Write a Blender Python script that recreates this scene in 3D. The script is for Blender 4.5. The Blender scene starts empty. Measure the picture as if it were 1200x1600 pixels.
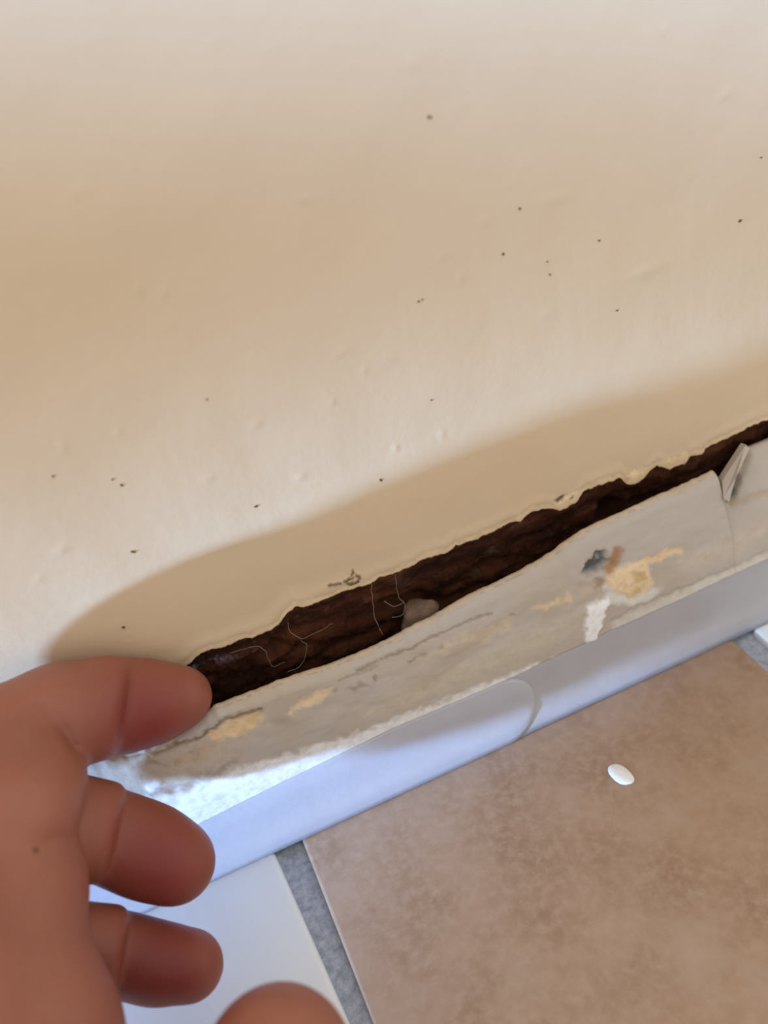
import bpy, bmesh, math, random
import numpy as np
from mathutils import Matrix, Vector, noise

# ------------------------------------------------------------------ camera
SC = bpy.context.scene
COL = SC.collection
FPX = 1350.0                                   # focal length in pixels of a 1200 x 1600 frame
CPOS = np.array([-0.0390, -0.1434, 0.1816])
PITCH, YAW, ROLL = 0.6660, 0.1886, -0.2703
def cam_axes():
    cp, sp, cy, sy = math.cos(PITCH), math.sin(PITCH), math.cos(YAW), math.sin(YAW)
    F = np.array([sy*cp, cy*cp, -sp]); R = np.array([cy, -sy, 0.0]); U = np.cross(R, F)
    c, s = math.cos(ROLL), math.sin(ROLL)
    return c*R + s*U, -s*R + c*U, F
AR, AU, AF = cam_axes()
cam_d = bpy.data.cameras.new('camera'); cam = bpy.data.objects.new('camera', cam_d); COL.objects.link(cam)
cam_d.sensor_fit = 'VERTICAL'; cam_d.sensor_height = 36.0; cam_d.lens = 36.0*FPX/1600.0
cam_d.clip_start = 0.005; cam_d.clip_end = 50
m = Matrix.Identity(4)
for i in range(3):
    m[i][0], m[i][1], m[i][2], m[i][3] = AR[i], AU[i], -AF[i], CPOS[i]
cam.matrix_world = m
cam_d.dof.use_dof = True; cam_d.dof.focus_distance = 0.188; cam_d.dof.aperture_fstop = 9.0
SC.camera = cam

# ------------------------------------------------------------------ light
SC.view_settings.view_transform = 'Standard'; SC.view_settings.look = 'None'
SC.view_settings.exposure = 0.0; SC.view_settings.gamma = 1.0; SC.view_settings.use_curve_mapping = False
W = bpy.data.worlds.new('room_light'); SC.world = W; W.use_nodes = True
bg = W.node_tree.nodes['Background']
bg.inputs[0].default_value = (1.0, 0.955, 0.90, 1); bg.inputs[1].default_value = 1.08
def area(name, loc, target, size, size_y, power, color, spread=180):
    d = bpy.data.lights.new(name, 'AREA'); d.shape = 'RECTANGLE'; d.size = size; d.size_y = size_y
    d.energy = power; d.color = color; d.spread = math.radians(spread)
    o = bpy.data.objects.new(name, d); COL.objects.link(o); o.location = loc
    o.rotation_euler = (Vector(target)-Vector(loc)).to_track_quat('-Z', 'Y').to_euler()
    return o
area('window_daylight', (-1.08, -0.355, 0.100), (-0.09, -0.020, 0.036), 0.07, 0.06, 0.165, (0.30, 0.54, 1.0), 9.2)
area('upper_wall_fill', (-1.0, -1.5, 1.15), (0.02, 0.0, 0.245), 0.25, 0.03, 0.40, (0.24, 0.48, 1.0), 6.3)  # added cool beam without a real window, brightens only the upper wall

# ------------------------------------------------------------------ helpers
def ray(px, py): return AF + (px-600)/FPX*AR - (py-800)/FPX*AU
def on_y(px, py, Y):
    d = ray(px, py); return CPOS + d*((Y-CPOS[1])/d[1])
def on_z(px, py, Z):
    d = ray(px, py); return CPOS + d*((Z-CPOS[2])/d[2])
def link(o, parent=None):
    COL.objects.link(o)
    if parent is not None: o.parent = parent
    return o
def mesh_obj(name, verts, faces, mat, parent=None, smooth=True):
    me = bpy.data.meshes.new(name)
    me.from_pydata([tuple(map(float, v)) for v in verts], [], faces); me.validate(); me.update()
    if smooth: me.shade_smooth()
    me.materials.append(mat)
    return link(bpy.data.objects.new(name, me), parent)
def grid_faces(nr, nc, flip=False):
    f = []
    for i in range(nr-1):
        for j in range(nc-1):
            q = (i*nc+j, i*nc+j+1, (i+1)*nc+j+1, (i+1)*nc+j)
            f.append(q[::-1] if flip else q)
    return f
def tag(o, label=None, cat=None, kind=None, group=None):
    if label: o['label'] = label
    if cat: o['category'] = cat
    if kind: o['kind'] = kind
    if group: o['group'] = group
    return o
def nz(x, y, z, s=1.0): return noise.noise(Vector((x*s, y*s, z*s)))
def fbm(x, y, z, s, o=4): return noise.fractal(Vector((x*s, y*s, z*s)), 0.9, 2.1, o)
def curve_y(pts, Y):
    """pixel polyline on planes of constant y -> sorted x, y, z arrays"""
    P = []
    for i, p in enumerate(pts):
        y = Y(p[0]) if callable(Y) else Y
        P.append(on_y(p[0], p[1], y))
    P = np.array(P); P = P[np.argsort(P[:, 0])]
    return P

# ------------------------------------------------------------------ materials
def mat(name, base, rough=0.5, spec=0.5):
    M = bpy.data.materials.new(name); M.use_nodes = True
    b = M.node_tree.nodes['Principled BSDF']
    b.inputs['Base Color'].default_value = (*base, 1); b.inputs['Roughness'].default_value = rough
    b.inputs['Specular IOR Level'].default_value = spec
    return M
class NT:
    def __init__(s, M):
        s.t = M.node_tree; s.b = s.t.nodes['Principled BSDF']
        s.co = s.t.nodes.new('ShaderNodeNewGeometry').outputs['Position']
    def noise(s, scale, detail=4, rough=0.55, stretch=None, dist=0.0):
        n = s.t.nodes.new('ShaderNodeTexNoise'); n.inputs['Scale'].default_value = scale
        n.inputs['Detail'].default_value = detail; n.inputs['Roughness'].default_value = rough
        n.inputs['Distortion'].default_value = dist
        if stretch:
            mp = s.t.nodes.new('ShaderNodeMapping'); mp.inputs['Scale'].default_value = stretch
            s.t.links.new(s.co, mp.inputs[0]); s.t.links.new(mp.outputs[0], n.inputs['Vector'])
        else: s.t.links.new(s.co, n.inputs['Vector'])
        return n.outputs['Fac']
    def ramp(s, fac, stops):
        r = s.t.nodes.new('ShaderNodeValToRGB'); e = r.color_ramp.elements
        while len(e) < len(stops): e.new(0.5)
        for k, (p, c) in enumerate(stops): e[k].position = p; e[k].color = (*c, 1) if len(c) == 3 else c
        s.t.links.new(fac, r.inputs[0]); return r.outputs[0]
    def mix(s, fac, a, b, mode='MIX'):
        n = s.t.nodes.new('ShaderNodeMix'); n.data_type = 'RGBA'; n.blend_type = mode
        for v, k in ((fac, 0), (a, 6), (b, 7)):
            if hasattr(v, 'is_linked'): s.t.links.new(v, n.inputs[k])
            else: n.inputs[k].default_value = v if k == 0 else (*v, 1)
        return n.outputs[2]
    def painted(s, c):
        a = s.t.nodes.new('ShaderNodeAttribute'); a.attribute_name = 'paint'
        v = s.ramp(s.noise(420, 5, 0.65), [(0.28, (0.78, 0.75, 0.72)), (0.52, (1, 1, 1)), (0.75, (1.06, 1.07, 1.08))])
        return s.mix(a.outputs['Alpha'], c, s.mix(1.0, a.outputs['Color'], v, 'MULTIPLY'))
    def base(s, c): s.t.links.new(c, s.b.inputs['Base Color'])
    def rough(s, c): s.t.links.new(c, s.b.inputs['Roughness'])
    def bump(s, h, strength, dist):
        n = s.t.nodes.new('ShaderNodeBump'); n.inputs['Strength'].default_value = strength; n.inputs['Distance'].default_value = dist
        s.t.links.new(h, n.inputs['Height'])
        if s.b.inputs['Normal'].is_linked: s.t.links.new(s.b.inputs['Normal'].links[0].from_socket, n.inputs['Normal'])
        s.t.links.new(n.outputs[0], s.b.inputs['Normal'])

M_WALL = mat('cream_wall_paint', (0.66, 0.57, 0.42), 0.45, 0.45)
n = NT(M_WALL)
c = n.mix(n.ramp(n.noise(14, 3), [(0.35, (0, 0, 0)), (0.7, (1, 1, 1))]), (0.64, 0.495, 0.335), (0.635, 0.485, 0.315))
n.base(n.painted(c))
n.bump(n.noise(95, 3), 0.20, 0.0012); n.bump(n.noise(480, 3, 0.5), 0.16, 0.0004)

M_WOOD = mat('rotten_brown_wood', (0.05, 0.02, 0.01), 0.75, 0.25)
n = NT(M_WOOD)
c = n.ramp(n.noise(90, 6, 0.65, (0.35, 1, 1.3), 0.6), [(0.30, (0.016, 0.006, 0.004)), (0.5, (0.075, 0.021, 0.008)), (0.72, (0.17, 0.060, 0.022))])
c = n.mix(n.ramp(n.noise(210, 4, 0.6), [(0.60, (0, 0, 0)), (0.75, (1, 1, 1))]), c, (0.12, 0.075, 0.052))
n.base(c); n.bump(n.noise(420, 5, 0.6, (0.5, 1, 1.4)), 0.8, 0.0015)

M_SKIRT = mat('worn_white_gloss_paint', (0.6, 0.56, 0.52), 0.42, 0.5)
n = NT(M_SKIRT)
c = n.mix(n.ramp(n.noise(65, 4, 0.6, (0.6, 1, 1)), [(0.45, (0, 0, 0)), (0.68, (1, 1, 1))]), (0.45, 0.395, 0.345), (0.44, 0.365, 0.28))
c = n.mix(n.ramp(n.noise(330, 5, 0.7), [(0.69, (0, 0, 0)), (0.78, (1, 1, 1))]), c, (0.40, 0.31, 0.22))
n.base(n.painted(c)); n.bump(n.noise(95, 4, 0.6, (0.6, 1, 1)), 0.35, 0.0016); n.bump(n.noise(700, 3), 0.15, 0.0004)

M_TRIM = mat('white_trim_paint', (0.72, 0.73, 0.74), 0.35, 0.5)
n = NT(M_TRIM); n.base(n.mix(n.noise(150, 4), (0.45, 0.45, 0.50), (0.40, 0.40, 0.44))); n.bump(n.noise(300, 3), 0.15, 0.0006)
M_TRIM2 = mat('grey_lilac_trim_paint', (0.5, 0.49, 0.5), 0.3, 0.5)
n = NT(M_TRIM2); n.base(n.mix(n.noise(120, 4), (0.44, 0.43, 0.46), (0.37, 0.36, 0.38))); n.bump(n.noise(250, 3), 0.2, 0.0006)

M_FLAKE = mat('old_yellow_paint', (0.66, 0.49, 0.24), 0.6, 0.3)
n = NT(M_FLAKE); n.base(n.ramp(n.noise(320, 5, 0.65), [(0.3, (0.42, 0.26, 0.10)), (0.5, (0.66, 0.49, 0.25)), (0.7, (0.74, 0.60, 0.36))]))
M_CREAMF = mat('pale_cream_paint_edge', (0.76, 0.62, 0.38), 0.6, 0.3)
n = NT(M_CREAMF); n.base(n.ramp(n.noise(420, 4, 0.6), [(0.3, (0.66, 0.50, 0.27)), (0.6, (0.80, 0.68, 0.43))]))
M_BEIGEF = mat('pinkish_bare_primer', (0.50, 0.37, 0.25), 0.65, 0.3)
n = NT(M_BEIGEF); n.base(n.ramp(n.noise(260, 5, 0.65), [(0.3, (0.36, 0.25, 0.16)), (0.6, (0.56, 0.42, 0.29))]))
M_RUST = mat('rust_stain', (0.30, 0.13, 0.04), 0.75, 0.2)
n = NT(M_RUST); n.base(n.ramp(n.noise(500, 4), [(0.3, (0.20, 0.08, 0.03)), (0.65, (0.42, 0.22, 0.09))]))
M_DARK = mat('dark_hollow', (0.03, 0.03, 0.028), 0.8, 0.2)
n = NT(M_DARK); n.base(n.ramp(n.noise(600, 3), [(0.35, (0.012, 0.012, 0.011)), (0.7, (0.09, 0.085, 0.08))]))
M_WHITE = mat('plain_white', (0.80, 0.79, 0.76), 0.45, 0.4)
n = NT(M_WHITE); n.bump(n.noise(400, 4), 0.3, 0.0008)
M_CHIP = mat('grey_brown_wood_chip', (0.17, 0.11, 0.075), 0.75, 0.2)
n = NT(M_CHIP); n.base(n.ramp(n.noise(500, 5, 0.6, (0.4, 1, 1)), [(0.3, (0.11, 0.065, 0.045)), (0.7, (0.24, 0.165, 0.12))]))
M_WEB = mat('dusty_cobweb', (0.26, 0.19, 0.14), 0.8, 0.2)
M_SPECK = mat('brown_speck', (0.16, 0.10, 0.05), 0.7, 0.2)

M_TERRA = mat('terracotta_tile', (0.42, 0.25, 0.15), 0.38, 0.5)
n = NT(M_TERRA)
c = n.ramp(n.noise(48, 5, 0.6), [(0.30, (0.29, 0.172, 0.10)), (0.52, (0.375, 0.24, 0.155)), (0.72, (0.44, 0.305, 0.22))])
c = n.mix(n.ramp(n.noise(420, 4, 0.65), [(0.42, (0, 0, 0)), (0.75, (1, 1, 1))]), c, (0.43, 0.295, 0.205))
n.base(c); n.rough(n.ramp(n.noise(60, 4), [(0.3, (0.24,)*3), (0.7, (0.42,)*3)])); n.bump(n.noise(90, 4), 0.12, 0.0015)
M_PALE = mat('pale_tile', (0.68, 0.70, 0.70), 0.35, 0.5)
n = NT(M_PALE); n.base(n.mix(n.noise(60, 4), (0.82, 0.85, 0.86), (0.75, 0.78, 0.79))); n.bump(n.noise(90, 4), 0.1, 0.001)
M_GROUT = mat('blue_grey_grout', (0.22, 0.24, 0.28), 0.8, 0.2)
n = NT(M_GROUT); n.base(n.ramp(n.noise(500, 5, 0.7), [(0.3, (0.24, 0.265, 0.32)), (0.7, (0.50, 0.54, 0.62))])); n.bump(n.noise(700, 4), 0.5, 0.001)

# ------------------------------------------------------------------ curves along the wall (read off the photograph, set at their own depth)
GAP = [(180, 1085), (289, 1043), (308, 1026), (327, 1015), (345, 1013), (359, 1009), (374, 1000), (395, 997), (411, 991), (434, 979), (442, 968), (447, 960), (464, 949),
       (482, 948), (510, 936), (535, 925), (580, 912), (588, 905), (617, 895), (644, 884), (655, 876), (683, 867), (700, 863), (713, 852), (743, 843),
       (777, 827), (797, 816), (813, 815), (822, 805), (833, 799), (850, 795), (863, 795), (875, 798), (890, 791), (900, 785), (907, 776), (912, 767), (940, 757), (969, 747), (977, 755), (985, 757), (993, 757), (1003, 749), (1010, 742), (1018, 733), (1025, 727), (1035, 730), (1045, 733), (1057, 728), (1069, 725), (1073, 719), (1077, 713), (1088, 711), (1098, 709), (1102, 700), (1118, 692), (1136, 684),
       (1162, 672), (1180, 662), (1200, 656), (1260, 632)]
RIM = [(130, 1195), (160, 1182), (195, 1172), (230, 1162), (270, 1147), (300, 1128), (336, 1101), (381, 1084), (419, 1069), (460, 1054), (509, 1039), (561, 1019), (610, 996), (636, 981), (677, 961),
       (700, 947), (733, 928), (773, 910), (813, 890), (847, 871), (867, 857), (890, 840), (917, 823), (953, 807), (981, 795), (1025, 774), (1066, 757), (1110, 736)]
SKB = [(120, 1382), (200, 1345), (300, 1292), (389, 1247), (460, 1212), (512, 1187), (561, 1163), (610, 1139), (700, 1101), (800, 1058), (850, 1034), (920, 1003), (960, 982), (1060, 938), (1130, 904), (1200, 872)]
FLO = [(240, 1411), (400, 1340), (460, 1313), (553, 1273), (667, 1220), (780, 1158), (867, 1123), (967, 1083), (1067, 1042), (1153, 1007)]
def rim_y(px): return float(np.interp(px, [130, 330, 600, 850, 1110], [-0.0105, -0.0110, -0.0100, -0.0085, -0.0060]))
cg = curve_y(GAP, 0.0)
cr = curve_y(RIM, rim_y)
cb = curve_y(SKB, -0.0165)
cf = np.array([on_z(p[0], p[1], 0.0) for p in FLO]); cf = cf[np.argsort(cf[:, 0])]
FL_Y = float(np.mean(cf[:, 1]))
def gap_z(x): return float(np.interp(x, cg[:, 0], cg[:, 2]))
def rimp(x):
    y, z = float(np.interp(x, cr[:, 0], cr[:, 1])), float(np.interp(x, cr[:, 0], cr[:, 2]))
    t = min(1.0, max(0.0, (-0.093-x)/0.030)); t = t*t*(3-2*t)      # left of the hand the board still sits tight on the wall
    return y*(1-t) - 0.0012*t, z*(1-t) + (gap_z(x)+0.0006)*t
def skb(x): return -0.0165, float(np.interp(x, cb[:, 0], cb[:, 2]))
XF = np.concatenate([np.linspace(-0.45, -0.125, 27)[:-1], np.arange(-0.125, 0.1201, 0.0005), np.linspace(0.12, 0.45, 27)[1:]])

# ------------------------------------------------------------------ wall
def proj(x, y, z):
    d = np.stack([x, y, z], -1)-CPOS; w = d@AF
    return 600+FPX*(d@AR)/w, 800-FPX*(d@AU)/w
def poly_sd(U, V, poly):
    """signed distance in pixels, positive inside"""
    dm = np.full(U.shape, 1e18); ins = np.zeros(U.shape, bool)
    for (x0, y0), (x1, y1) in zip(poly, poly[1:]+poly[:1]):
        dx, dy = x1-x0, y1-y0; t = np.clip(((U-x0)*dx+(V-y0)*dy)/(dx*dx+dy*dy+1e-9), 0, 1)
        dm = np.minimum(dm, (U-x0-t*dx)**2+(V-y0-t*dy)**2)
        if y0 != y1: ins ^= ((y0 > V) != (y1 > V)) & (U < x0+(V-y0)*dx/dy)
    return np.sqrt(dm)*np.where(ins, 1, -1)
def line_d(U, V, pts):
    dm = np.full(U.shape, 1e18)
    for (x0, y0), (x1, y1) in zip(pts[:-1], pts[1:]):
        dx, dy = x1-x0, y1-y0; t = np.clip(((U-x0)*dx+(V-y0)*dy)/(dx*dx+dy*dy+1e-9), 0, 1)
        dm = np.minimum(dm, (U-x0-t*dx)**2+(V-y0-t*dy)**2)
    return np.sqrt(dm)
def sm(a, lo, hi):
    t = np.clip((a-lo)/(hi-lo), 0, 1); return t*t*(3-2*t)
def warp(P, s, amp):
    a = np.array([(nz(p[0], p[1], p[2], s), nz(p[2]+3, p[0], p[1], s), nz(p[0]+5, p[2], p[1], s*2.7), nz(p[2]+8, p[0], p[1], s*2.7)) for p in P])
    return amp*(a[:, 0]+0.5*a[:, 2]), amp*(a[:, 1]+0.5*a[:, 3])
class Paint:
    """colour (with coverage) per vertex plus a push along the surface normal"""
    def __init__(s, n_): s.c = np.zeros((n_, 4)); s.h = np.zeros(n_)
    def put(s, m, col, h=0.0):
        a = s.c[:, 3:4]; m_ = m[:, None]; na = m_ + a*(1-m_)
        s.c[:, :3] = np.where(na > 1e-6, (np.array(col)*m_ + s.c[:, :3]*a*(1-m_))/np.maximum(na, 1e-6), 0); s.c[:, 3:4] = na
        s.h = s.h + m*h
def set_paint(o, c):
    a = o.data.attributes.new('paint', 'FLOAT_COLOR', 'POINT'); a.data.foreach_set('color', c.astype(np.float32).ravel())
def ell(cx, cy, rx, ry, k=8, rot=0.0):
    return [(cx+rx*math.cos(a)*math.cos(rot)-ry*math.sin(a)*math.sin(rot), cy+rx*math.cos(a)*math.sin(rot)+ry*math.sin(a)*math.cos(rot)) for a in [2*math.pi*i/k for i in range(k)]]
hz = np.concatenate([np.linspace(0, 0.012, 30)[:-1], np.linspace(0.012, 0.16, 190)[:-1], np.linspace(0.16, 0.60, 16)])
def wall_y(x, h):
    y = 0.0010*nz(x, h, 0.3, 18) + 0.0003*nz(x, h, 2.3, 60)
    y -= 0.0005*math.exp(-((h-0.0022)/0.0018)**2)            # paint lip rolled out along the broken edge
    return y*min(1, 0.35+h/0.01)
rag = np.array([gap_z(x) + 0.0005*fbm(x, 0.2, 0.1, 700, 3) for x in XF])
V = []
for back in (0.004, 0.0012):
    for x, g in zip(XF, rag): V.append((x, back, g+0.0002))
for h in hz:
    for x, g in zip(XF, rag): V.append((x, wall_y(x, h), g+h))
V = np.array(V); HH = np.concatenate([np.zeros(2*len(XF)), np.repeat(hz, len(XF))])
U_, V_ = proj(V[:, 0], V[:, 1], V[:, 2])
near = (HH < 0.012) & (np.abs(V[:, 0]) < 0.13); ix = np.where(near)[0]
wu, wv = warp(V[ix], 700, 4.0); pu, pv = U_[ix]+wu, V_[ix]+wv
pt = Paint(len(ix)); 
YEL = (0.82, 0.63, 0.40)
for poly in ([(797, 818), (815, 803), (835, 794), (858, 788), (880, 778), (905, 763), (925, 760), (915, 800), (860, 815), (800, 830)],
             [(966, 747), (1000, 733), (1028, 722), (1055, 713), (1080, 705), (1100, 698), (1106, 725), (1050, 750), (990, 775)]):
    pt.put(sm(poly_sd(pu, pv, poly), -2, 3), YEL)
hn = HH[ix]; 
jag = np.array([0.5+0.5*nz(x*1.0, 0.1, 0.3, 160) for x in V[ix, 0]])
pt.put((1-sm(hn, 0.0003+0.0016*jag, 0.0007+0.0026*jag))*0.9, YEL)
for e in (ell(876, 780, 9, 3.4, 10, -0.4), ell(893, 778, 4, 2.2, 8, -0.4)): pt.put(sm(poly_sd(pu, pv, e), -1.5, 1.5), (0.13, 0.08, 0.035), 0.0003)
SC_ = (0.15, 0.10, 0.045)
for ln, w_ in (([(538, 908), (548, 912), (560, 908), (562, 901), (555, 899)], 2.0), ([(541, 905), (552, 903)], 1.6), ([(551, 893), (550, 898)], 1.8), ([(513, 915), (524, 912), (533, 911)], 1.6), ([(543, 911), (555, 910)], 2.4)):
    pt.put(1-sm(line_d(U_[ix]+wu*0.5, V_[ix]+wv*0.5, ln), w_*0.5, w_*1.7), SC_, -0.0002)
PC = np.zeros((len(V), 4)); PC[ix] = pt.c; V[ix, 1] += pt.h
# blisters, pimples and brush ridges standing out of the paint
for (x, y, rx, ry, rt, hh) in ((1008, 424, 34, 8, -0.35, 0.30), (475, 312, 13, 4, -0.2, 0.2), (216, 453, 6, 5, 0, 0.22), (720, 432, 5, 4, 0, 0.25), (1136, 146, 12, 5, -0.5, 0.25), (870, 310, 22, 7, -0.3, 0.2), (605, 562, 10, 4, 0, 0.25), (570, 580, 5, 4, 0, 0.25),
        (519, 627, 4, 4, 0, 0.28), (618, 699, 4, 4, 0, 0.3), (690, 678, 4, 4, 0, 0.25), (470, 745, 9, 3.5, -0.4, 0.3), (325, 748, 13, 3.5, -0.4, 0.25), (98, 700, 5, 5, 0, 0.25), (185, 675, 5, 5, 0, 0.22), (850, 493, 18, 6, -0.3, 0.18), (758, 345, 10, 4, -0.2, 0.2),
        (645, 98, 9, 5, 0, 0.2), (1037, 48, 8, 5, 0, 0.2), (535, 550, 14, 4, -0.6, 0.2), (400, 662, 9, 4, -0.4, 0.25), (95, 860, 14, 4, -0.5, 0.22), (60, 905, 10, 4, -0.5, 0.2), (255, 458, 8, 4, -0.3, 0.2), (125, 300, 18, 6, -0.4, 0.15), (690, 400, 14, 4, -0.5, 0.15)):
    du, dv = U_-x, V_-y; a = du*math.cos(rt)+dv*math.sin(rt); b = -du*math.sin(rt)+dv*math.cos(rt)
    V[:, 1] -= 0.001*hh*np.exp(-((a/rx)**2+(b/ry)**2))*(HH > 0)
wall = mesh_obj('wall_back', V, grid_faces(len(hz)+2, len(XF)), M_WALL)
set_paint(wall, PC)
tag(wall, 'cream painted wall broken off in a ragged edge above the gap', kind='structure')

def blob(name, ctr, nrm, pts2, thick, mt, parent, ux=None, seed=0, dome=0.5, res=3):
    """thin irregular patch: outline pts2 (metres, in the plane of nrm), domed, with thickness"""
    nrm = Vector(nrm).normalized(); ux = Vector(ux or (1, 0, 0)); ux = (ux - nrm*ux.dot(nrm)).normalized(); uy = nrm.cross(ux)
    k = len(pts2); cx = sum(p[0] for p in pts2)/k; cy = sum(p[1] for p in pts2)/k
    V = []; F = []
    rings = [(1.0, -0.6*thick), (1.0, 0.25*thick), (0.86, 0.75*thick), (0.5, (0.75+dome*0.3)*thick)]
    for s, h in rings:
        for i, p in enumerate(pts2):
            a = (cx+(p[0]-cx)*s, cy+(p[1]-cy)*s)
            hh = h + (0.25*thick*nz(a[0]+seed, a[1], 0.2, 500) if s < 1 else 0)
            V.append(Vector(ctr) + ux*a[0] + uy*a[1] + nrm*hh)
    V.append(Vector(ctr) + ux*cx + uy*cy + nrm*(0.75+dome*0.35)*thick)
    for r in range(len(rings)-1):
        for i in range(k): F.append((r*k+i, r*k+(i+1) % k, (r+1)*k+(i+1) % k, (r+1)*k+i))
    o = (len(rings)-1)*k
    for i in range(k): F.append((o+i, o+(i+1) % k, len(V)-1))
    return mesh_obj(name, V, F, mt, parent)
def surf_patch(name, pix, Yf, nrm, thick, mt, parent, seed=0, rough=0.0, dome=0.5):
    """patch whose outline is given as pixels on the plane y = Yf"""
    P = [Vector(on_y(x, y, Yf)) for x, y in pix]
    # subdivide and roughen the outline
    Q = []
    for i, p in enumerate(P):
        q = P[(i+1) % len(P)]; k = max(1, int((q-p).length/0.0009))
        for j in range(k):
            w = p.lerp(q, j/k); Q.append(w + Vector((nz(w.x, w.z, seed, 900), 0, nz(w.z, w.x, seed+7, 900)))*rough)
    c = sum(Q, Vector())/len(Q)
    nrm = Vector(nrm).normalized(); ux = Vector((1, 0, 0)); ux = (ux-nrm*ux.dot(nrm)).normalized(); uy = nrm.cross(ux)
    pts = [((w-c).dot(ux), (w-c).dot(uy)) for w in Q]
    ar = sum(pts[i][0]*pts[(i+1) % len(pts)][1]-pts[(i+1) % len(pts)][0]*pts[i][1] for i in range(len(pts)))
    if ar < 0: pts.reverse()
    return blob(name, c, nrm, pts, thick, mt, parent, seed=seed, dome=dome)

# specks and pimples in the wall paint
def wy_at(px, py):
    p = on_y(px, py, 0); return wall_y(p[0], max(0, p[2]-gap_z(p[0])))
for (x, y, rx, ry, rt) in ((671, 183, 5, 3.2, 0), (812, 326, 3, 2.4, 0), (786, 397, 2.8, 2.8, 0), (654, 471, 2.6, 1.8, 0), (660, 468, 1.8, 1.5, 0), (859, 429, 2.4, 1.5, 0.3), (855, 409, 2, 1.3, 0),
                         (964, 485, 2.4, 1.6, 0), (1156, 345, 4, 2.4, -0.6), (595, 750, 3.2, 2.4, 0.5), (674, 625, 1.8, 1.5, 0), (936, 376, 2.6, 1.8, 0), (190, 758, 4, 2, 0.5), (176, 749, 2.5, 1.8, 0),
                         (400, 791, 4.5, 2, -0.4), (208, 862, 6, 2, 0.1), (193, 980, 4, 2.5, 0), (323, 624, 2, 1.6, 0), (1189, 246, 2.2, 1.6, 0), (83, 744, 3, 2, 0)):
    surf_patch('paint_speck', ell(x, y, rx*0.8, ry*0.8, 8, rt), wy_at(x, y), (0, -1, 0), 0.00025, M_SPECK, wall, x)

# ------------------------------------------------------------------ rotten timber behind the gap
nrw = 46; V = []
for r in range(nrw):
    t = r/(nrw-1)
    for x, g in zip(XF, rag):
        z = (g+0.004)*(1-t) + 0.001*t
        d = max(0, g - z)
        y = 0.0012 + 0.10*d + 0.0026*math.sin(min(1, d/0.012)*math.pi*0.5)
        if -0.14 < x < 0.13:
            y += 0.0016*fbm(x*0.45, z, 0.7, 260, 4) + 0.0006*fbm(x, z, 3.7, 900, 3)
            hole = nz(x*0.6, z, 5.1, 130)
            if hole > 0.25 and d > 0.003: y += 0.012*(hole-0.25)
        y = max(y, 0.0006)
        V.append((x, y, z))
baseboard_pts = None
core = mesh_obj('wood_core', V, grid_faces(nrw, len(XF), True), M_WOOD, wall)
core['label'] = 'dark brown insect-eaten wood inside the gap'

# ------------------------------------------------------------------ baseboard shell
XE = on_y(1112, 737, -0.006)[0]                        # broken end of the shell at the right
NS = 56
def shell_profile(x):
    yr, zr = rimp(x); yb, zb = skb(x)
    zr += 0.0003*fbm(x, 1.2, 0.4, 420, 3)
    P = [(yr+0.0035, 0.004), (yr+0.0030, zr-0.012), (yr+0.0012, zr-0.0016), (yr+0.0003, zr-0.0002), (yr-0.0003, zr+0.0001), (yr-0.0009, zr+0.0001), (yr-0.0016, zr-0.0002), (yr-0.0022, zr-0.0006), (yr-0.0027, zr-0.0012), (yr-0.0031, zr-0.0019)]
    y0, z0 = yr-0.0031, zr-0.0019
    for k in range(1, NS+1):
        s = k/NS
        y = y0 + (yb-y0)*s - 0.0010*math.sin(s*math.pi)
        z = z0 + (zb-z0)*s
        y += 0.0006*fbm(x*0.5, z, 0.3, 110, 4)*math.sin(min(1, 1.25*s)*math.pi*0.9+0.2)
        P.append((y, z))
    P.append((yb+0.003, zb-0.0006)); P.append((yb+0.004, 0.002))
    return P
def loft(name, xs, prof, mt, parent=None, endcaps=True, xoff=None):
    V = []; k = None
    for x in xs:
        p = prof(x); k = len(p)
        for j, (y, z) in enumerate(p): V.append((x + (xoff(j, y, z) if xoff else 0), y, z))
    n_ = len(xs); F = []
    for i in range(n_-1):
        for j in range(k): 
            a, b = i*k+j, i*k+(j+1) % k
            F.append((a, b, b+k, a+k))
    if endcaps: F.append(tuple(range(k-1, -1, -1))); F.append(tuple((n_-1)*k+j for j in range(k)))
    o = mesh_obj(name, V, F, mt, parent)
    bm = bmesh.new(); bm.from_mesh(o.data); bmesh.ops.recalc_face_normals(bm, faces=bm.faces); bm.to_mesh(o.data); bm.free()
    return o
XS = [x for x in XF if x < XE] + [XE]
shell = loft('baseboard_back', XS, shell_profile, M_SKIRT)
PALE_Y, TAN, PINK, GREY, BROWN = (0.72, 0.53, 0.31), (0.60, 0.44, 0.22), (0.50, 0.38, 0.27), (0.36, 0.29, 0.23), (0.22, 0.15, 0.09)
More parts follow.
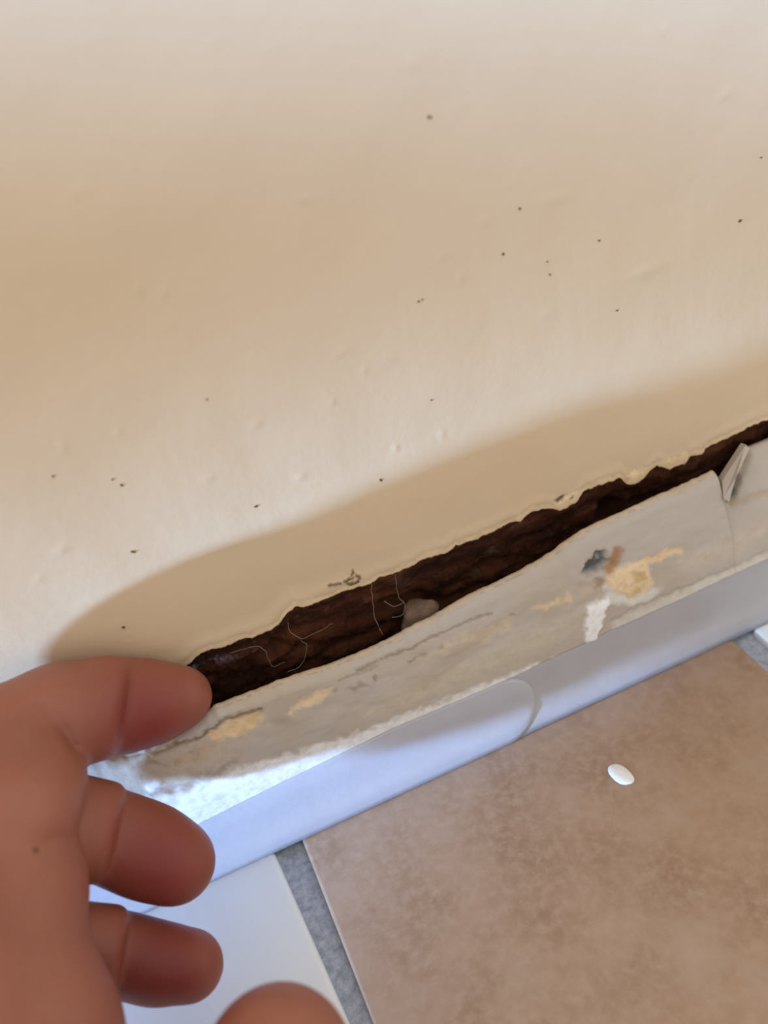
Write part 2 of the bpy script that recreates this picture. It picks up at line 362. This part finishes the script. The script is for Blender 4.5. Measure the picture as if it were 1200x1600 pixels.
def weather(o, x_min, x_max):
    n_ = len(o.data.vertices); co = np.empty(n_*3); o.data.vertices.foreach_get('co', co); co = co.reshape(-1, 3)
    u, v = proj(co[:, 0], co[:, 1], co[:, 2])
    ok = (u > -50) & (u < 1300) & (co[:, 0] > x_min) & (co[:, 0] < x_max) & (v > 600); ix = np.where(ok)[0]
    wu, wv = warp(co[ix], 420, 7.0); u, v = u[ix], v[ix]; uu, vv = u+wu, v+wv
    pt = Paint(len(ix))
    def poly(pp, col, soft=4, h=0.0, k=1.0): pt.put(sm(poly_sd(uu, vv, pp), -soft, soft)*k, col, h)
    def line(pp, col, w_, h=0.0, k=1.0, soft=1.0): pt.put((1-sm(line_d(u+wu*0.6, v+wv*0.6, pp), w_*0.5, w_*(0.9+soft)))*k, col, h)
    # a warm thin line along the top of the board
    line([p for p in RIM if p[0] > 330], (0.56, 0.44, 0.30), 4, 0, 0.85, 1.6)
    # left: a long scraped strip with grey, pink and yellow layers
    poly([(150, 1195), (250, 1172), (330, 1148), (420, 1108), (420, 1130), (380, 1165), (372, 1190), (310, 1226), (235, 1236), (150, 1225)], (0.50, 0.42, 0.33), 9, 0.0002, 0.75)
    poly([(262, 1200), (285, 1180), (320, 1163), (350, 1160), (330, 1180), (300, 1194), (275, 1206)], PINK, 5, 0.0002, 0.9)
    poly([(322, 1150), (345, 1136), (362, 1125), (385, 1116), (410, 1117), (404, 1132), (385, 1143), (365, 1152), (340, 1160)], PALE_Y, 4, 0.0002)
    poly([(372, 1120), (400, 1112), (413, 1117), (402, 1130), (384, 1128)], TAN, 5, 0, 0.8)
    poly([(250, 1236), (295, 1222), (335, 1202), (375, 1180), (372, 1192), (335, 1213), (300, 1230), (255, 1242)], GREY, 5, 0.0002, 0.75)
    poly([(225, 1226), (240, 1218), (255, 1222), (248, 1234), (230, 1236)], (0.74, 0.74, 0.76), 4, -0.0002)
    line([(195, 1184), (240, 1178), (265, 1170), (300, 1158), (325, 1146), (348, 1128), (362, 1122), (408, 1108)], BROWN, 2.6, 0.0004, 0.9)
    line([(210, 1198), (235, 1190), (262, 1198)], GREY, 3, 0.0002, 0.6)
    # middle: small yellow chip, grey bruises and a scratched line
    poly([(450, 1110), (475, 1092), (500, 1080), (520, 1072), (516, 1085), (495, 1098), (470, 1109), (452, 1114)], (0.70, 0.54, 0.34), 4, 0.0002, 0.95)
    poly([(420, 1128), (440, 1118), (460, 1122), (440, 1134)], GREY, 7, 0.0001, 0.6)
    poly([(545, 1078), (562, 1068), (572, 1070), (556, 1084)], BROWN, 5, 0.0001, 0.6)
    line([(560, 1047), (600, 1030), (650, 1009), (690, 990), (720, 975), (765, 958)], BROWN, 1.6, 0.0002, 0.6)
    line([(530, 1062), (560, 1052), (590, 1040)], BROWN, 1.6, 0.0002, 0.4)
    for (x_, y_, r_) in ((583, 1060, 4), (645, 1032, 4), (653, 1027, 3), (662, 1024, 3), (690, 1012, 4), (705, 1003, 3), (800, 963, 3), (735, 998, 3), (525, 1080, 3)): poly(ell(x_, y_, r_*1.5, r_*0.8, 8, -0.4), BROWN, 3, 0.0001, 0.75)
    poly([(650, 1030), (700, 1003), (760, 978), (800, 964), (800, 985), (750, 1002), (690, 1020)], (0.58, 0.47, 0.34), 8, 0.0001, 0.7)
    poly([(830, 950), (860, 940), (890, 930), (892, 938), (850, 952)], PALE_Y, 5, 0.0001, 0.8)
    poly([(560, 1110), (700, 1050), (860, 975), (915, 955), (905, 990), (840, 1022), (700, 1082), (580, 1125)], (0.56, 0.50, 0.38), 16, 0, 0.55)
    # foot of the board whitened where window light falls, painted into the colour
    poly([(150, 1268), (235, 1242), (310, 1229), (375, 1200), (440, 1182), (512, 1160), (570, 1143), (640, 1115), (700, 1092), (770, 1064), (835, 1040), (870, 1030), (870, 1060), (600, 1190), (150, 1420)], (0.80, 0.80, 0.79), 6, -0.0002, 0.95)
    # nail hole with rust and the crumbling filler round it
    poly([(985, 882), (1010, 872), (1040, 860), (1066, 854), (1062, 864), (1035, 875), (1005, 887)], PALE_Y, 4, 0.0002, 0.9)
    poly([(945, 900), (965, 886), (990, 878), (1012, 885), (1020, 900), (1015, 918), (1000, 928), (985, 932), (965, 925), (948, 915)], (0.74, 0.56, 0.35), 6, -0.0003)
    poly([(990, 898), (1003, 893), (1010, 902), (1000, 912), (995, 908)], (0.55, 0.38, 0.15), 4, 0.0003, 0.8)
    poly([(968, 928), (985, 926), (996, 918), (997, 928), (982, 936)], (0.52, 0.36, 0.14), 4, 0.0002, 0.85)
    poly([(900, 920), (925, 908), (945, 905), (948, 918), (930, 930), (905, 930)], PINK, 6, 0.0001, 0.7)
    poly([(930, 905), (942, 900), (947, 912), (938, 922), (928, 920)], (0.30, 0.21, 0.15), 5, 0.0002, 0.7)
    poly([(945, 895), (952, 872), (960, 856), (972, 855), (970, 868), (962, 888), (953, 900)], (0.34, 0.16, 0.06), 5, 0.0002, 0.9)
    poly([(908, 897), (918, 880), (932, 866), (946, 862), (950, 876), (942, 890), (928, 897)], (0.07, 0.075, 0.075), 5, 0.0014, 0.97)
    poly([(932, 872), (940, 868), (942, 876), (934, 880)], (0.28, 0.30, 0.30), 3, -0.0005, 0.7)
    poly([(945, 912), (965, 925), (990, 934), (1020, 915), (1035, 918), (1015, 940), (985, 948), (950, 940)], (0.70, 0.67, 0.62), 6, -0.0003, 0.8)
    poly([(914, 1002), (914, 975), (918, 952), (930, 937), (948, 928), (952, 938), (942, 955), (936, 980), (930, 1002)], (0.86, 0.86, 0.86), 4, -0.0006, 0.95)
    line([(955, 972), (1010, 945), (1080, 915), (1140, 890), (1200, 862)], (0.50, 0.46, 0.38), 2.5, 0.0004, 0.7)
    line([(965, 980), (1020, 955), (1090, 922), (1150, 897), (1200, 875)], (0.72, 0.70, 0.66), 6, -0.0005, 0.5)
    poly([(1060, 880), (1120, 850), (1200, 815), (1200, 840), (1130, 870), (1070, 895)], (0.58, 0.48, 0.38), 14, 0, 0.5)
    for k_, (x_, y_) in enumerate(((1075, 860), (1105, 868), (1130, 850), (1165, 838), (1060, 878), (1180, 825), (1150, 862))): poly(ell(x_, y_, 11, 4, 8, -0.4), (0.50, 0.40, 0.28), 6, 0.0001, 0.4)
    line([(1140, 783), (1147, 768), (1156, 748)], (0.08, 0.08, 0.065), 4.2, 0.0008, 0.97)
    line([(1150, 762), (1160, 738), (1168, 715)], (0.30, 0.26, 0.20), 3.0, 0.0004, 0.8, 2.0)
    line([(1142, 786), (1170, 780), (1200, 768)], (0.42, 0.32, 0.22), 4, 0.0004, 0.8)
    co[ix, 1] += pt.h; o.data.vertices.foreach_set('co', co.ravel()); o.data.update()
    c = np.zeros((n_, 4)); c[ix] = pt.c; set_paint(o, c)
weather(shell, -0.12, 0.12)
tag(shell, 'worn off-white baseboard pulled away from the wall, hollow behind its top edge', kind='structure')

# right-hand length of the baseboard, still leaning on the wall, with a triangular split
S2 = np.array([on_y(*p_) for p_ in ((1112, 782, -0.0060), (1129, 756, -0.0046), (1150, 722, -0.0036), (1170, 698, -0.0028), (1200, 686, -0.0024), (1260, 656, -0.0018), (1330, 606, -0.0014), (1500, 533, -0.0014))])
def shell2_profile(x):
    zt = float(np.interp(x, S2[:, 0], S2[:, 2])); yt = float(np.interp(x, S2[:, 0], S2[:, 1]))
    yb, zb = skb(x)
    P = [(yt+0.0022, 0.004), (yt+0.0022, zt-0.01), (yt+0.0008, zt-0.0004), (yt-0.0006, zt), (yt-0.0018, zt-0.0012)]
    y0, z0 = P[-1]
    for k in range(1, NS+1):
        s = k/NS; y = y0 + (yb-y0)*s - 0.0020*math.sin(s*math.pi); z = z0+(zb-z0)*s
        P.append((y + 0.0005*fbm(x*0.5, z, 1.3, 110, 4)*math.sin(s*math.pi), z))
    P.append((yb+0.003, zb-0.0006)); P.append((yb+0.004, 0.002))
    return P
XS2 = [XE-0.0002] + [x for x in XF if x > XE]
shell2 = loft('baseboard_right', XS2, shell2_profile, M_SKIRT)
weather(shell2, 0, 0.12)
tag(shell2, 'off-white end piece of baseboard with a split corner, right of the broken end', kind='structure')

# ------------------------------------------------------------------ base trims
def trim_profile_factory(fy):
    def prof(x):
        yb, zb = skb(x)
        yt, zt = yb+0.0002, zb+0.0005
        yf = fy
        P = [(yb+0.0035, 0.0002), (yb+0.0035, zt-0.0010), (yb+0.0010, zt+0.0004)]
        for v, w in ((0.00, 1.0), (0.05, 0.90), (0.10, 0.80), (0.14, 0.70), (0.18, 0.60), (0.24, 0.51), (0.33, 0.43), (0.45, 0.36), (0.60, 0.30), (0.75, 0.25), (0.88, 0.195), (0.97, 0.12), (1.0, 0.0)):
            P.append((yt+(yf-yt)*v, zt*w))
        return P
    return prof
XJ = float(on_y(835, 1080, -0.0175)[0])
def rounded_end(j, y, z): return 0.0
tr = loft('trim_2', [x for x in XF if x > -0.02 ], trim_profile_factory(FL_Y-0.0001), M_TRIM2)
tag(tr, 'grey-lilac bevelled floor trim under the right half of the baseboard', kind='structure')
# left strip lies over it and ends in a rounded tongue
def strip_profile(x):
    base = trim_profile_factory(FL_Y-0.0004)(x)
    e = max(0.0, 1-((x-(XJ-0.009))/0.009)**2) if x > XJ-0.009 else 1.0
    e = math.sqrt(e)
    P0 = base[3:]
    zc = 0.5*P0[0][1]*1.05
    out = []
    n_ = len(P0)
    def at(u):
        u = min(max(u, 0), 1)*(n_-1); i = min(int(u), n_-2); f = u-i
        return (P0[i][0]*(1-f)+P0[i+1][0]*f, P0[i][1]*(1-f)+P0[i+1][1]*f)
    us = [0.38 + (u-0.38)*max(e, 0.02) for u in [k/14 for k in range(15)]]
    th = 0.0011*min(1, e*1.5)
    Pf = [at(u) for u in us]
    for (u, (y, z)) in zip(us, Pf): 
        v = (u-us[0])/(us[-1]-us[0]); b = min(1, 4*min(v, 1-v)+0.15)
        out.append((y-th*b*0.8, z+th*b*0.45))
    for (y, z) in Pf[::-1]: out.append((y+0.0015, max(0.0001, z-0.001)))
    return out
XT = [x for x in XF if x < XJ-0.009] + [XJ-0.009+0.009*math.sin(a) for a in np.linspace(0, math.pi/2, 18)[:-1]] + [XJ-0.00002]
st = loft('trim_1', XT, strip_profile, M_TRIM)
tag(st, 'white floor trim strip with a rounded end under the left half of the baseboard', kind='structure')

# ------------------------------------------------------------------ floor and tiles
fl = bpy.data.meshes.new('floor'); 
NX, NY = 60, 40
V = [(x, y, -0.0022+0.0004*nz(x, y, 0, 150)) for y in np.linspace(-0.6, 0.02, NY) for x in np.linspace(-0.5, 0.5, NX)]
floor = mesh_obj('floor', V, grid_faces(NY, NX), M_GROUT)
tag(floor, 'tiled floor with blue-grey grout joints', kind='structure')
def tile(c4, mt, seed):
    """slab with rounded edge from 4 corners (anticlockwise)"""
    c4 = [Vector((p[0], p[1], 0)) for p in c4]; V = []; F = []
    ctr = sum(c4, Vector())/4
    def ring(inset, z):
        for i in range(4):
            p, a, b = c4[i], c4[i-1], c4[(i+1) % 4]
            da, db = (a-p).normalized(), (b-p).normalized()
            r = 0.0010
            for t in (0, .33, .67, 1):
                q = p + da*r*(1-t)**1.6 + db*r*t**1.6
                q = q + (da+db)*inset
                V.append((q.x, q.y, z))
    for ins, z in ((0, -0.004), (0, -0.0010), (0.0003, -0.0003), (0.0010, 0.0)): ring(ins, z)
    for r in range(3):
        for i in range(16): F.append((r*16+i, r*16+(i+1) % 16, (r+1)*16+(i+1) % 16, (r+1)*16+i))
    F.append(tuple(48+i for i in range(16)))
    return mesh_obj('tile', V, F, mt, floor)
gl0, gl1 = on_z(434, 1345, 0), on_z(546, 1600, 0)
gr0, gr1 = on_z(476, 1325, 0), on_z(582, 1600, 0)
def xline(a, b): return lambda y: a[0] + (b[0]-a[0])*(y-a[1])/(b[1]-a[1])
xl, xr = xline(gl0, gl1), xline(gr0, gr1)
ra0 = on_z(1150, 1003, 0); 
YT, TW, GW = FL_Y+0.0006, float(ra0[0]-xr(FL_Y)), 0.0062
rows_y = [(YT, YT-TW), (YT-TW-GW, YT-2*TW-GW), (YT-2*TW-2*GW, YT-3*TW-2*GW)]
k = 0
for j, (ya, yb) in enumerate(rows_y):
    for i in range(-2, 3):
        sh = i*(TW+GW)
        L = lambda y: xr(y)+sh
        R = lambda y: xr(y)+sh+TW
        if i == -1:                                      # the joint beside the pale tile
            R = lambda y: xl(y)
            L = lambda y: xl(y)-TW
        if i < -1: L = lambda y: xl(y)-2*TW-GW; R = lambda y: xl(y)-TW-GW
        pale = (i+j) % 2 != 0
        t = tile([(L(yb), yb), (R(yb), yb), (R(ya), ya), (L(ya), ya)], M_PALE if pale else M_TERRA, k); k += 1
        if j == 0 and i == 0: t['label'] = 'terracotta floor tile'
        if j == 0 and i == -1: t['label'] = 'pale floor tile'

# splinter and split at the right end
P = [Vector(on_y(x, y, d)) for x, y, d in ((1128, 752, -0.0078), (1164, 697, -0.0045), (1172, 700, -0.0052), (1150, 745, -0.0095), (1139, 784, -0.0115), (1131, 778, -0.0112))]
bm = bmesh.new(); a = [bm.verts.new(p) for p in P]; b = [bm.verts.new(p+Vector((0.0006, 0.0022, -0.0006))) for p in P]
bm.faces.new(a); bm.faces.new(b[::-1])
for i in range(6): bm.faces.new((a[i], a[(i+1) % 6], b[(i+1) % 6], b[i]))
bmesh.ops.recalc_face_normals(bm, faces=bm.faces)
me = bpy.data.meshes.new('splinter'); bm.to_mesh(me); bm.free(); me.materials.append(M_SKIRT); set_paint(link(bpy.data.objects.new('splinter', me), shell2), np.zeros((len(me.vertices), 4)))
# ------------------------------------------------------------------ loose things in the gap and on the floor
def chunk(name, ctr, sx, sy, sz, mt, seed, rot, rg=1.0):
    bm = bmesh.new(); bmesh.ops.create_icosphere(bm, subdivisions=3, radius=1)
    for v in bm.verts:
        d = 1+rg*(0.35*noise.noise(v.co*1.3+Vector((seed, 0, 0)))+0.12*noise.noise(v.co*4+Vector((seed, 3, 0))))
        v.co = Vector((v.co.x*sx*d, v.co.y*sy*d, v.co.z*sz*d))
    me = bpy.data.meshes.new(name); bm.to_mesh(me); bm.free(); me.shade_smooth(); me.materials.append(mt)
    o = link(bpy.data.objects.new(name, me)); o.location = ctr; o.rotation_euler = rot; return o
p = on_y(655, 961, -0.0035)
tag(chunk('wood_chip', p, 0.0046, 0.0035, 0.0034, M_CHIP, 2, (0, -0.3, 0)), 'grey-brown crumb of wood wedged in the middle of the dark gap', 'wood chip')
def web(name, strands, r, label):
    bm = bmesh.new()
    for pts in strands:
        P = [Vector(on_y(*q)) for q in pts]; prev = None
        # resample
        Q = []; E_ = [P[0]*2-P[1]]+P+[P[-1]*2-P[-2]]
        for i in range(1, len(E_)-2):
            a, b, c_, d_ = E_[i-1:i+3]
            for t in range(8):
                t /= 8; w = 0.5*((2*b)+(c_-a)*t+(2*a-5*b+4*c_-d_)*t*t+(3*b-a-3*c_+d_)*t*t*t)
                Q.append(w+Vector((nz(w.x, w.z, 0, 700), 0, nz(w.z, w.x, 4, 700)))*0.0005)
        Q.append(P[-1])
        for i, q in enumerate(Q):
            d = (Q[min(i+1, len(Q)-1)]-Q[max(i-1, 0)]).normalized(); s = d.cross(Vector((0, 1, 0.3))).normalized(); u = d.cross(s)
            ring = [bm.verts.new(q+(s*math.cos(k*2.094)+u*math.sin(k*2.094))*r) for k in range(3)]
            if prev:
                for k in range(3): bm.faces.new((prev[k], prev[(k+1) % 3], ring[(k+1) % 3], ring[k]))
            prev = ring
    me = bpy.data.meshes.new(name); bm.to_mesh(me); bm.free(); me.shade_smooth(); me.materials.append(M_WEB)
    return tag(link(bpy.data.objects.new(name, me)), label, 'cobweb')
web('cobweb', [[(580, 912, 0.0), (583, 945, -0.002), (590, 975, -0.005), (598, 992, -0.008)], [(617, 897, 0), (622, 930, -0.001), (633, 945, -0.002), (628, 960, -0.003), (612, 965, -0.003)],
               [(600, 940, -.001), (618, 948, -.002), (630, 940, -.002)]], 0.00009, 'thin dusty cobweb strands hanging across the middle of the gap')
web('cobweb', [[(448, 972, 0.0), (455, 990, -0.001), (475, 997, -0.002), (500, 985, -0.001), (520, 975, 0.0)], [(360, 1020, 0), (400, 1010, 0), (415, 1020, -0.001), (425, 1040, -0.002), (445, 1035, -.002)],
               [(470, 998, -.001), (480, 1015, -.002), (470, 1040, -.004), (450, 1050, -.005)]], 0.00007, 'faint cobweb strands in the dark left end of the gap')
p = on_z(970, 1210, 0.0004)
tag(chunk('white_spot', p, 0.0021, 0.0034, 0.0007, M_WHITE, 5, (0, 0, 0.35), 0.25), 'small raised white spot on the terracotta tile', 'paint drop')  # low white mound on the tile

# ------------------------------------------------------------------ hand
M_SKIN = mat('skin', (0.46, 0.23, 0.155), 0.5, 0.4)
n = NT(M_SKIN)
at_ = n.t.nodes.new('ShaderNodeAttribute'); at_.attribute_name = 'flush_shade'
c = n.mix(n.ramp(n.noise(55, 4, 0.55), [(0.35, (0, 0, 0)), (0.68, (1, 1, 1))]), (0.345, 0.130, 0.080), (0.30, 0.105, 0.066))
c = n.mix(at_.outputs['Fac'], c, (0.20, 0.027, 0.020))  # redder finger pads, darkened as well to put their shade into the colour
mo_ = n.t.nodes.new('ShaderNodeAttribute'); mo_.attribute_name = 'mole'
c = n.mix(mo_.outputs['Fac'], c, (0.10, 0.035, 0.025))
n.base(c)
n.b.inputs['Subsurface Weight'].default_value = 0.35; n.b.inputs['Subsurface Radius'].default_value = (1.0, 0.35, 0.2); n.b.inputs['Subsurface Scale'].default_value = 0.0022
n.bump(n.noise(260, 4, 0.6), 0.16, 0.0012); n.bump(n.noise(900, 3, 0.6, (1, 0.5, 0.5)), 0.22, 0.0004)
def C(px, py, d): return np.array([(px-600)/FPX*d, -(py-800)/FPX*d, d])
def hand_mesh():
    h = 0.7
    lo = np.array([-150., -185., 40.]); hi = np.array([2., -14., 198.])
    ax = [np.arange(lo[k], hi[k], h, dtype=np.float32) for k in range(3)]
    X, Y, Z = np.meshgrid(*ax, indexing='ij')
    shp = X.shape
    def toc(p):
        if len(p) == 5:                                     # world millimetres + radius in millimetres
            d = np.array(p[:3])*0.001-CPOS; return np.array([d@AR, d@AU, d@AF])*1000, p[3]
        return C(*p[:3]), p[3]*p[2]/FPX
    def cone(a, b):
        (A, ra), (B, rb) = toc(a), toc(b); D = B-A; L = float(D@D); mg = max(ra, rb)+15
        i0 = [int(np.clip((min(A[k], B[k])-mg-lo[k])/h, 0, shp[k])) for k in range(3)]; i1 = [int(np.clip((max(A[k], B[k])+mg-lo[k])/h+1, 0, shp[k])) for k in range(3)]
        s_ = tuple(slice(a_, b_) for a_, b_ in zip(i0, i1)); out = np.full(shp, 60, np.float32)
        x, y, z = X[s_]-np.float32(A[0]), Y[s_]-np.float32(A[1]), Z[s_]-np.float32(A[2]); D = D.astype(np.float32)
        t = np.clip((x*D[0]+y*D[1]+z*D[2])/np.float32(L), 0, 1)
        out[s_] = np.sqrt((x-t*D[0])**2+(y-t*D[1])**2+(z-t*D[2])**2) - (np.float32(ra)+np.float32(rb-ra)*t)
        return out
    def smin(a, b, k):
        hh = np.clip(0.5+0.5*(b-a)/k, 0, 1); return b*(1-hh)+a*hh-k*hh*(1-hh)
    def chain(pts, k):
        r = None
        for a, b in zip(pts[:-1], pts[1:]):
            c_ = cone(a, b); r = c_ if r is None else smin(r, c_, k)
        return r
    # fingers: middle joint, end joint
    def smax(a, b, k): return -smin(-a, -b, k)
    def half(p, nrm):                                       # signed distance to the plane through p, positive ahead
        P_ = C(*p); N_ = np.array(nrm, float); N_ /= np.linalg.norm(N_)
        return ((X-np.float32(P_[0]))*np.float32(N_[0])+(Y-np.float32(P_[1]))*np.float32(N_[1])+(Z-np.float32(P_[2]))*np.float32(N_[2]))
    def finger(mid, end, p, nrm, fold=-0.18):
        a = chain(mid, 3); b = chain(end, 3)
        a = smax(a, half(p, np.array(nrm, float)-fold*np.array([0, 0, 1.0])), 2.6)       # the middle joint's flesh folds over the end joint
        return smin(a, b, 0.45)
    f1 = finger([(20, 1152, 164, 87), (95, 1120, 169, 80), (168, 1104, 174, 73), (225, 1102, 177, 69)], [(150, 1106, 176.5, 73), (195, 1102, 178.5, 69), (245, 1096, 181, 59), (284, 1089, 183, 47)], (194, 1105, 168), (0.98, -0.12, 0.0))
    f2 = finger([(60, 1294, 162, 74), (110, 1294, 165, 76), (165, 1300, 167.5, 69), (225, 1322, 169, 65)], [(150, 1298, 170, 69), (195, 1315, 171, 66), (238, 1332, 171.5, 66), (273, 1348, 171.5, 63)], (180, 1310, 160), (0.96, -0.20, 0.0))
    f3 = finger([(60, 1482, 156, 60), (115, 1482, 159, 63), (172, 1484, 162, 59), (225, 1496, 163, 56)], [(150, 1483, 165, 59), (195, 1492, 166, 56), (245, 1505, 166, 55), (295, 1509, 166, 54)], (192, 1488, 155), (0.98, -0.12, 0.0))
    blk = smin(chain([(-60, 1195, 159, 104), (26, 1225, 158, 97), (24, 1262, 151, 98)], 4), chain([(-60, 1380, 146, 100), (20, 1390, 149, 104), (26, 1420, 148, 102)], 4), 2.5)
    blk = smin(blk, chain([(-40, 1500, 143, 110), (45, 1520, 143, 88), (85, 1610, 140, 92), (110, 1720, 138, 100)], 5), 2.5)
    palm = chain([(-150, 1340, 149, 122), (-170, 1470, 140, 165), (-120, 1650, 136, 190), (0, 1800, 134, 180)], 14)
    palm = smin(palm, chain([(-110, -44, 54, 15, 'w'), (-132, -85, 58, 20, 'w'), (-146, -130, 68, 23, 'w'), (-160, -190, 80, 26, 'w')], 10), 10)
    thumb = chain([(436, 1662, 131, 114), (428, 1730, 129, 116), (400, 1850, 126, 118), (250, 1960, 127, 140), (40, 1900, 131, 180)], 6)
    body = smin(palm, blk, 5)
    body = np.minimum(np.minimum(smin(body, f1, 1.8), smin(body, f2, 0.9)), np.minimum(smin(body, f3, 0.9), smin(body, thumb, 8)))
    # flexion creases, cut on the side turned to the viewer
    U = X/Z*FPX+600; W_ = -Y/Z*FPX+800
    def groove(pts, amp, w, zmax):
        out = np.zeros(shp, np.float32)
        mm = (Z < zmax) & (np.abs(body) < 4) & (U > min(p[0] for p in pts)-4*w) & (U < max(p[0] for p in pts)+4*w) & (W_ > min(p[1] for p in pts)-4*w) & (W_ < max(p[1] for p in pts)+4*w)
        out[mm] = amp*np.exp(-(line_d(U[mm], W_[mm], pts)/w)**2)
        return out
    body = body + groove([(62, 1100), (86, 1118), (104, 1145), (116, 1172)], 1.0, 6.5, 168)
    body = body + groove([(112, 1312), (96, 1308), (78, 1312)], 0.5, 7, 152)
    # surface nets
    for k in range(3):
        e0 = [slice(None)]*3; e0[k] = [0, -1]; body[tuple(e0)] = np.maximum(body[tuple(e0)], 0.3)
    S = body < 0
    nx, ny, nz_ = S.shape
    cnt = np.zeros((nx-1, ny-1, nz_-1), np.int8)
    for i in (0, 1):
        for j in (0, 1):
            for k in (0, 1): cnt += S[i:nx-1+i, j:ny-1+j, k:nz_-1+k]
    act = np.argwhere((cnt > 0) & (cnt < 8)); idx = np.full(cnt.shape, -1, np.int64); idx[tuple(act.T)] = np.arange(len(act))
    acc = np.zeros((len(act), 3)); num = np.zeros(len(act))
    corners = [(i, j, k) for i in (0, 1) for j in (0, 1) for k in (0, 1)]
    val = {c_: body[act[:, 0]+c_[0], act[:, 1]+c_[1], act[:, 2]+c_[2]] for c_ in corners}
    for a in corners:
        for d in range(3):
            if a[d] == 0:
                b = list(a); b[d] = 1; b = tuple(b); va, vb = val[a], val[b]; mk = (va < 0) != (vb < 0)
                t = np.where(mk, va/np.where(mk, va-vb, 1), 0)
                p_ = np.tile(np.array(a, float), (len(act), 1)); p_[:, d] = t
                acc[mk] += p_[mk]; num[mk] += 1
    P = lo + (act + acc/num[:, None])*h
    F = []
    for d in range(3):
        e, g = [k for k in range(3) if k != d]
        sl0 = [slice(None)]*3; sl1 = [slice(None)]*3; sl0[d] = slice(0, -1); sl1[d] = slice(1, None)
        ch = S[tuple(sl0)] != S[tuple(sl1)]
        E = np.argwhere(ch)
        ok = (E[:, e] > 0) & (E[:, g] > 0) & (E[:, e] < cnt.shape[e]) & (E[:, g] < cnt.shape[g]) & (E[:, d] < cnt.shape[d])
        E = E[ok]; q = []
        for oe, og in ((1, 1), (0, 1), (0, 0), (1, 0)):
            c_ = E.copy(); c_[:, e] -= oe; c_[:, g] -= og; q.append(idx[tuple(c_.T)])
        q = np.stack(q, 1); ins = S[tuple(E.T)]
        if d == 1: ins = ~ins
        q[~ins] = q[~ins][:, ::-1]; F.append(q)
    F = np.concatenate(F)
    for _ in range(3):                                      # light fairing
        s = np.zeros_like(P); w = np.zeros(len(P))
        for a, b in ((0, 1), (1, 2), (2, 3), (3, 0)):
            np.add.at(s, F[:, a], P[F[:, b]]); np.add.at(w, F[:, a], 1); np.add.at(s, F[:, b], P[F[:, a]]); np.add.at(w, F[:, b], 1)
        P = 0.5*P + 0.5*s/w[:, None]
    px = P[:, 0]/P[:, 2]*FPX+600; py = -P[:, 1]/P[:, 2]*FPX+800
    fl_ = np.zeros(len(P)); mole = np.exp(-(((px-55)**2+(py-1328)**2)/30.0)**2)*(P[:, 2] < 150)
    for (cx, cy, rr, z0) in ((235, 1125, 85, 190), (250, 1355, 100, 182), (260, 1512, 95, 175)):
        fl_ = np.maximum(fl_, np.exp(-((px-cx)**2+(py-cy)**2)/(rr*rr))*(P[:, 2] < z0))
    Wd = CPOS + (P[:, :1]*AR + P[:, 1:2]*AU + P[:, 2:]*AF)*0.001
    return Wd, F, fl_, mole
Wd, F, fl_, mole = hand_mesh()
hand = mesh_obj('person', Wd, [tuple(map(int, f)) for f in F], M_SKIN)
a_ = hand.data.attributes.new('flush_shade', 'FLOAT', 'POINT'); a_.data.foreach_set('value', fl_.astype(np.float32))
a_ = hand.data.attributes.new('mole', 'FLOAT', 'POINT'); a_.data.foreach_set('value', mole.astype(np.float32))
bm = bmesh.new(); bm.from_mesh(hand.data); bmesh.ops.recalc_face_normals(bm, faces=bm.faces); bm.to_mesh(hand.data); bm.free()
tag(hand, 'bare hand reaching in from the left, one fingertip hooked into the gap', 'person')
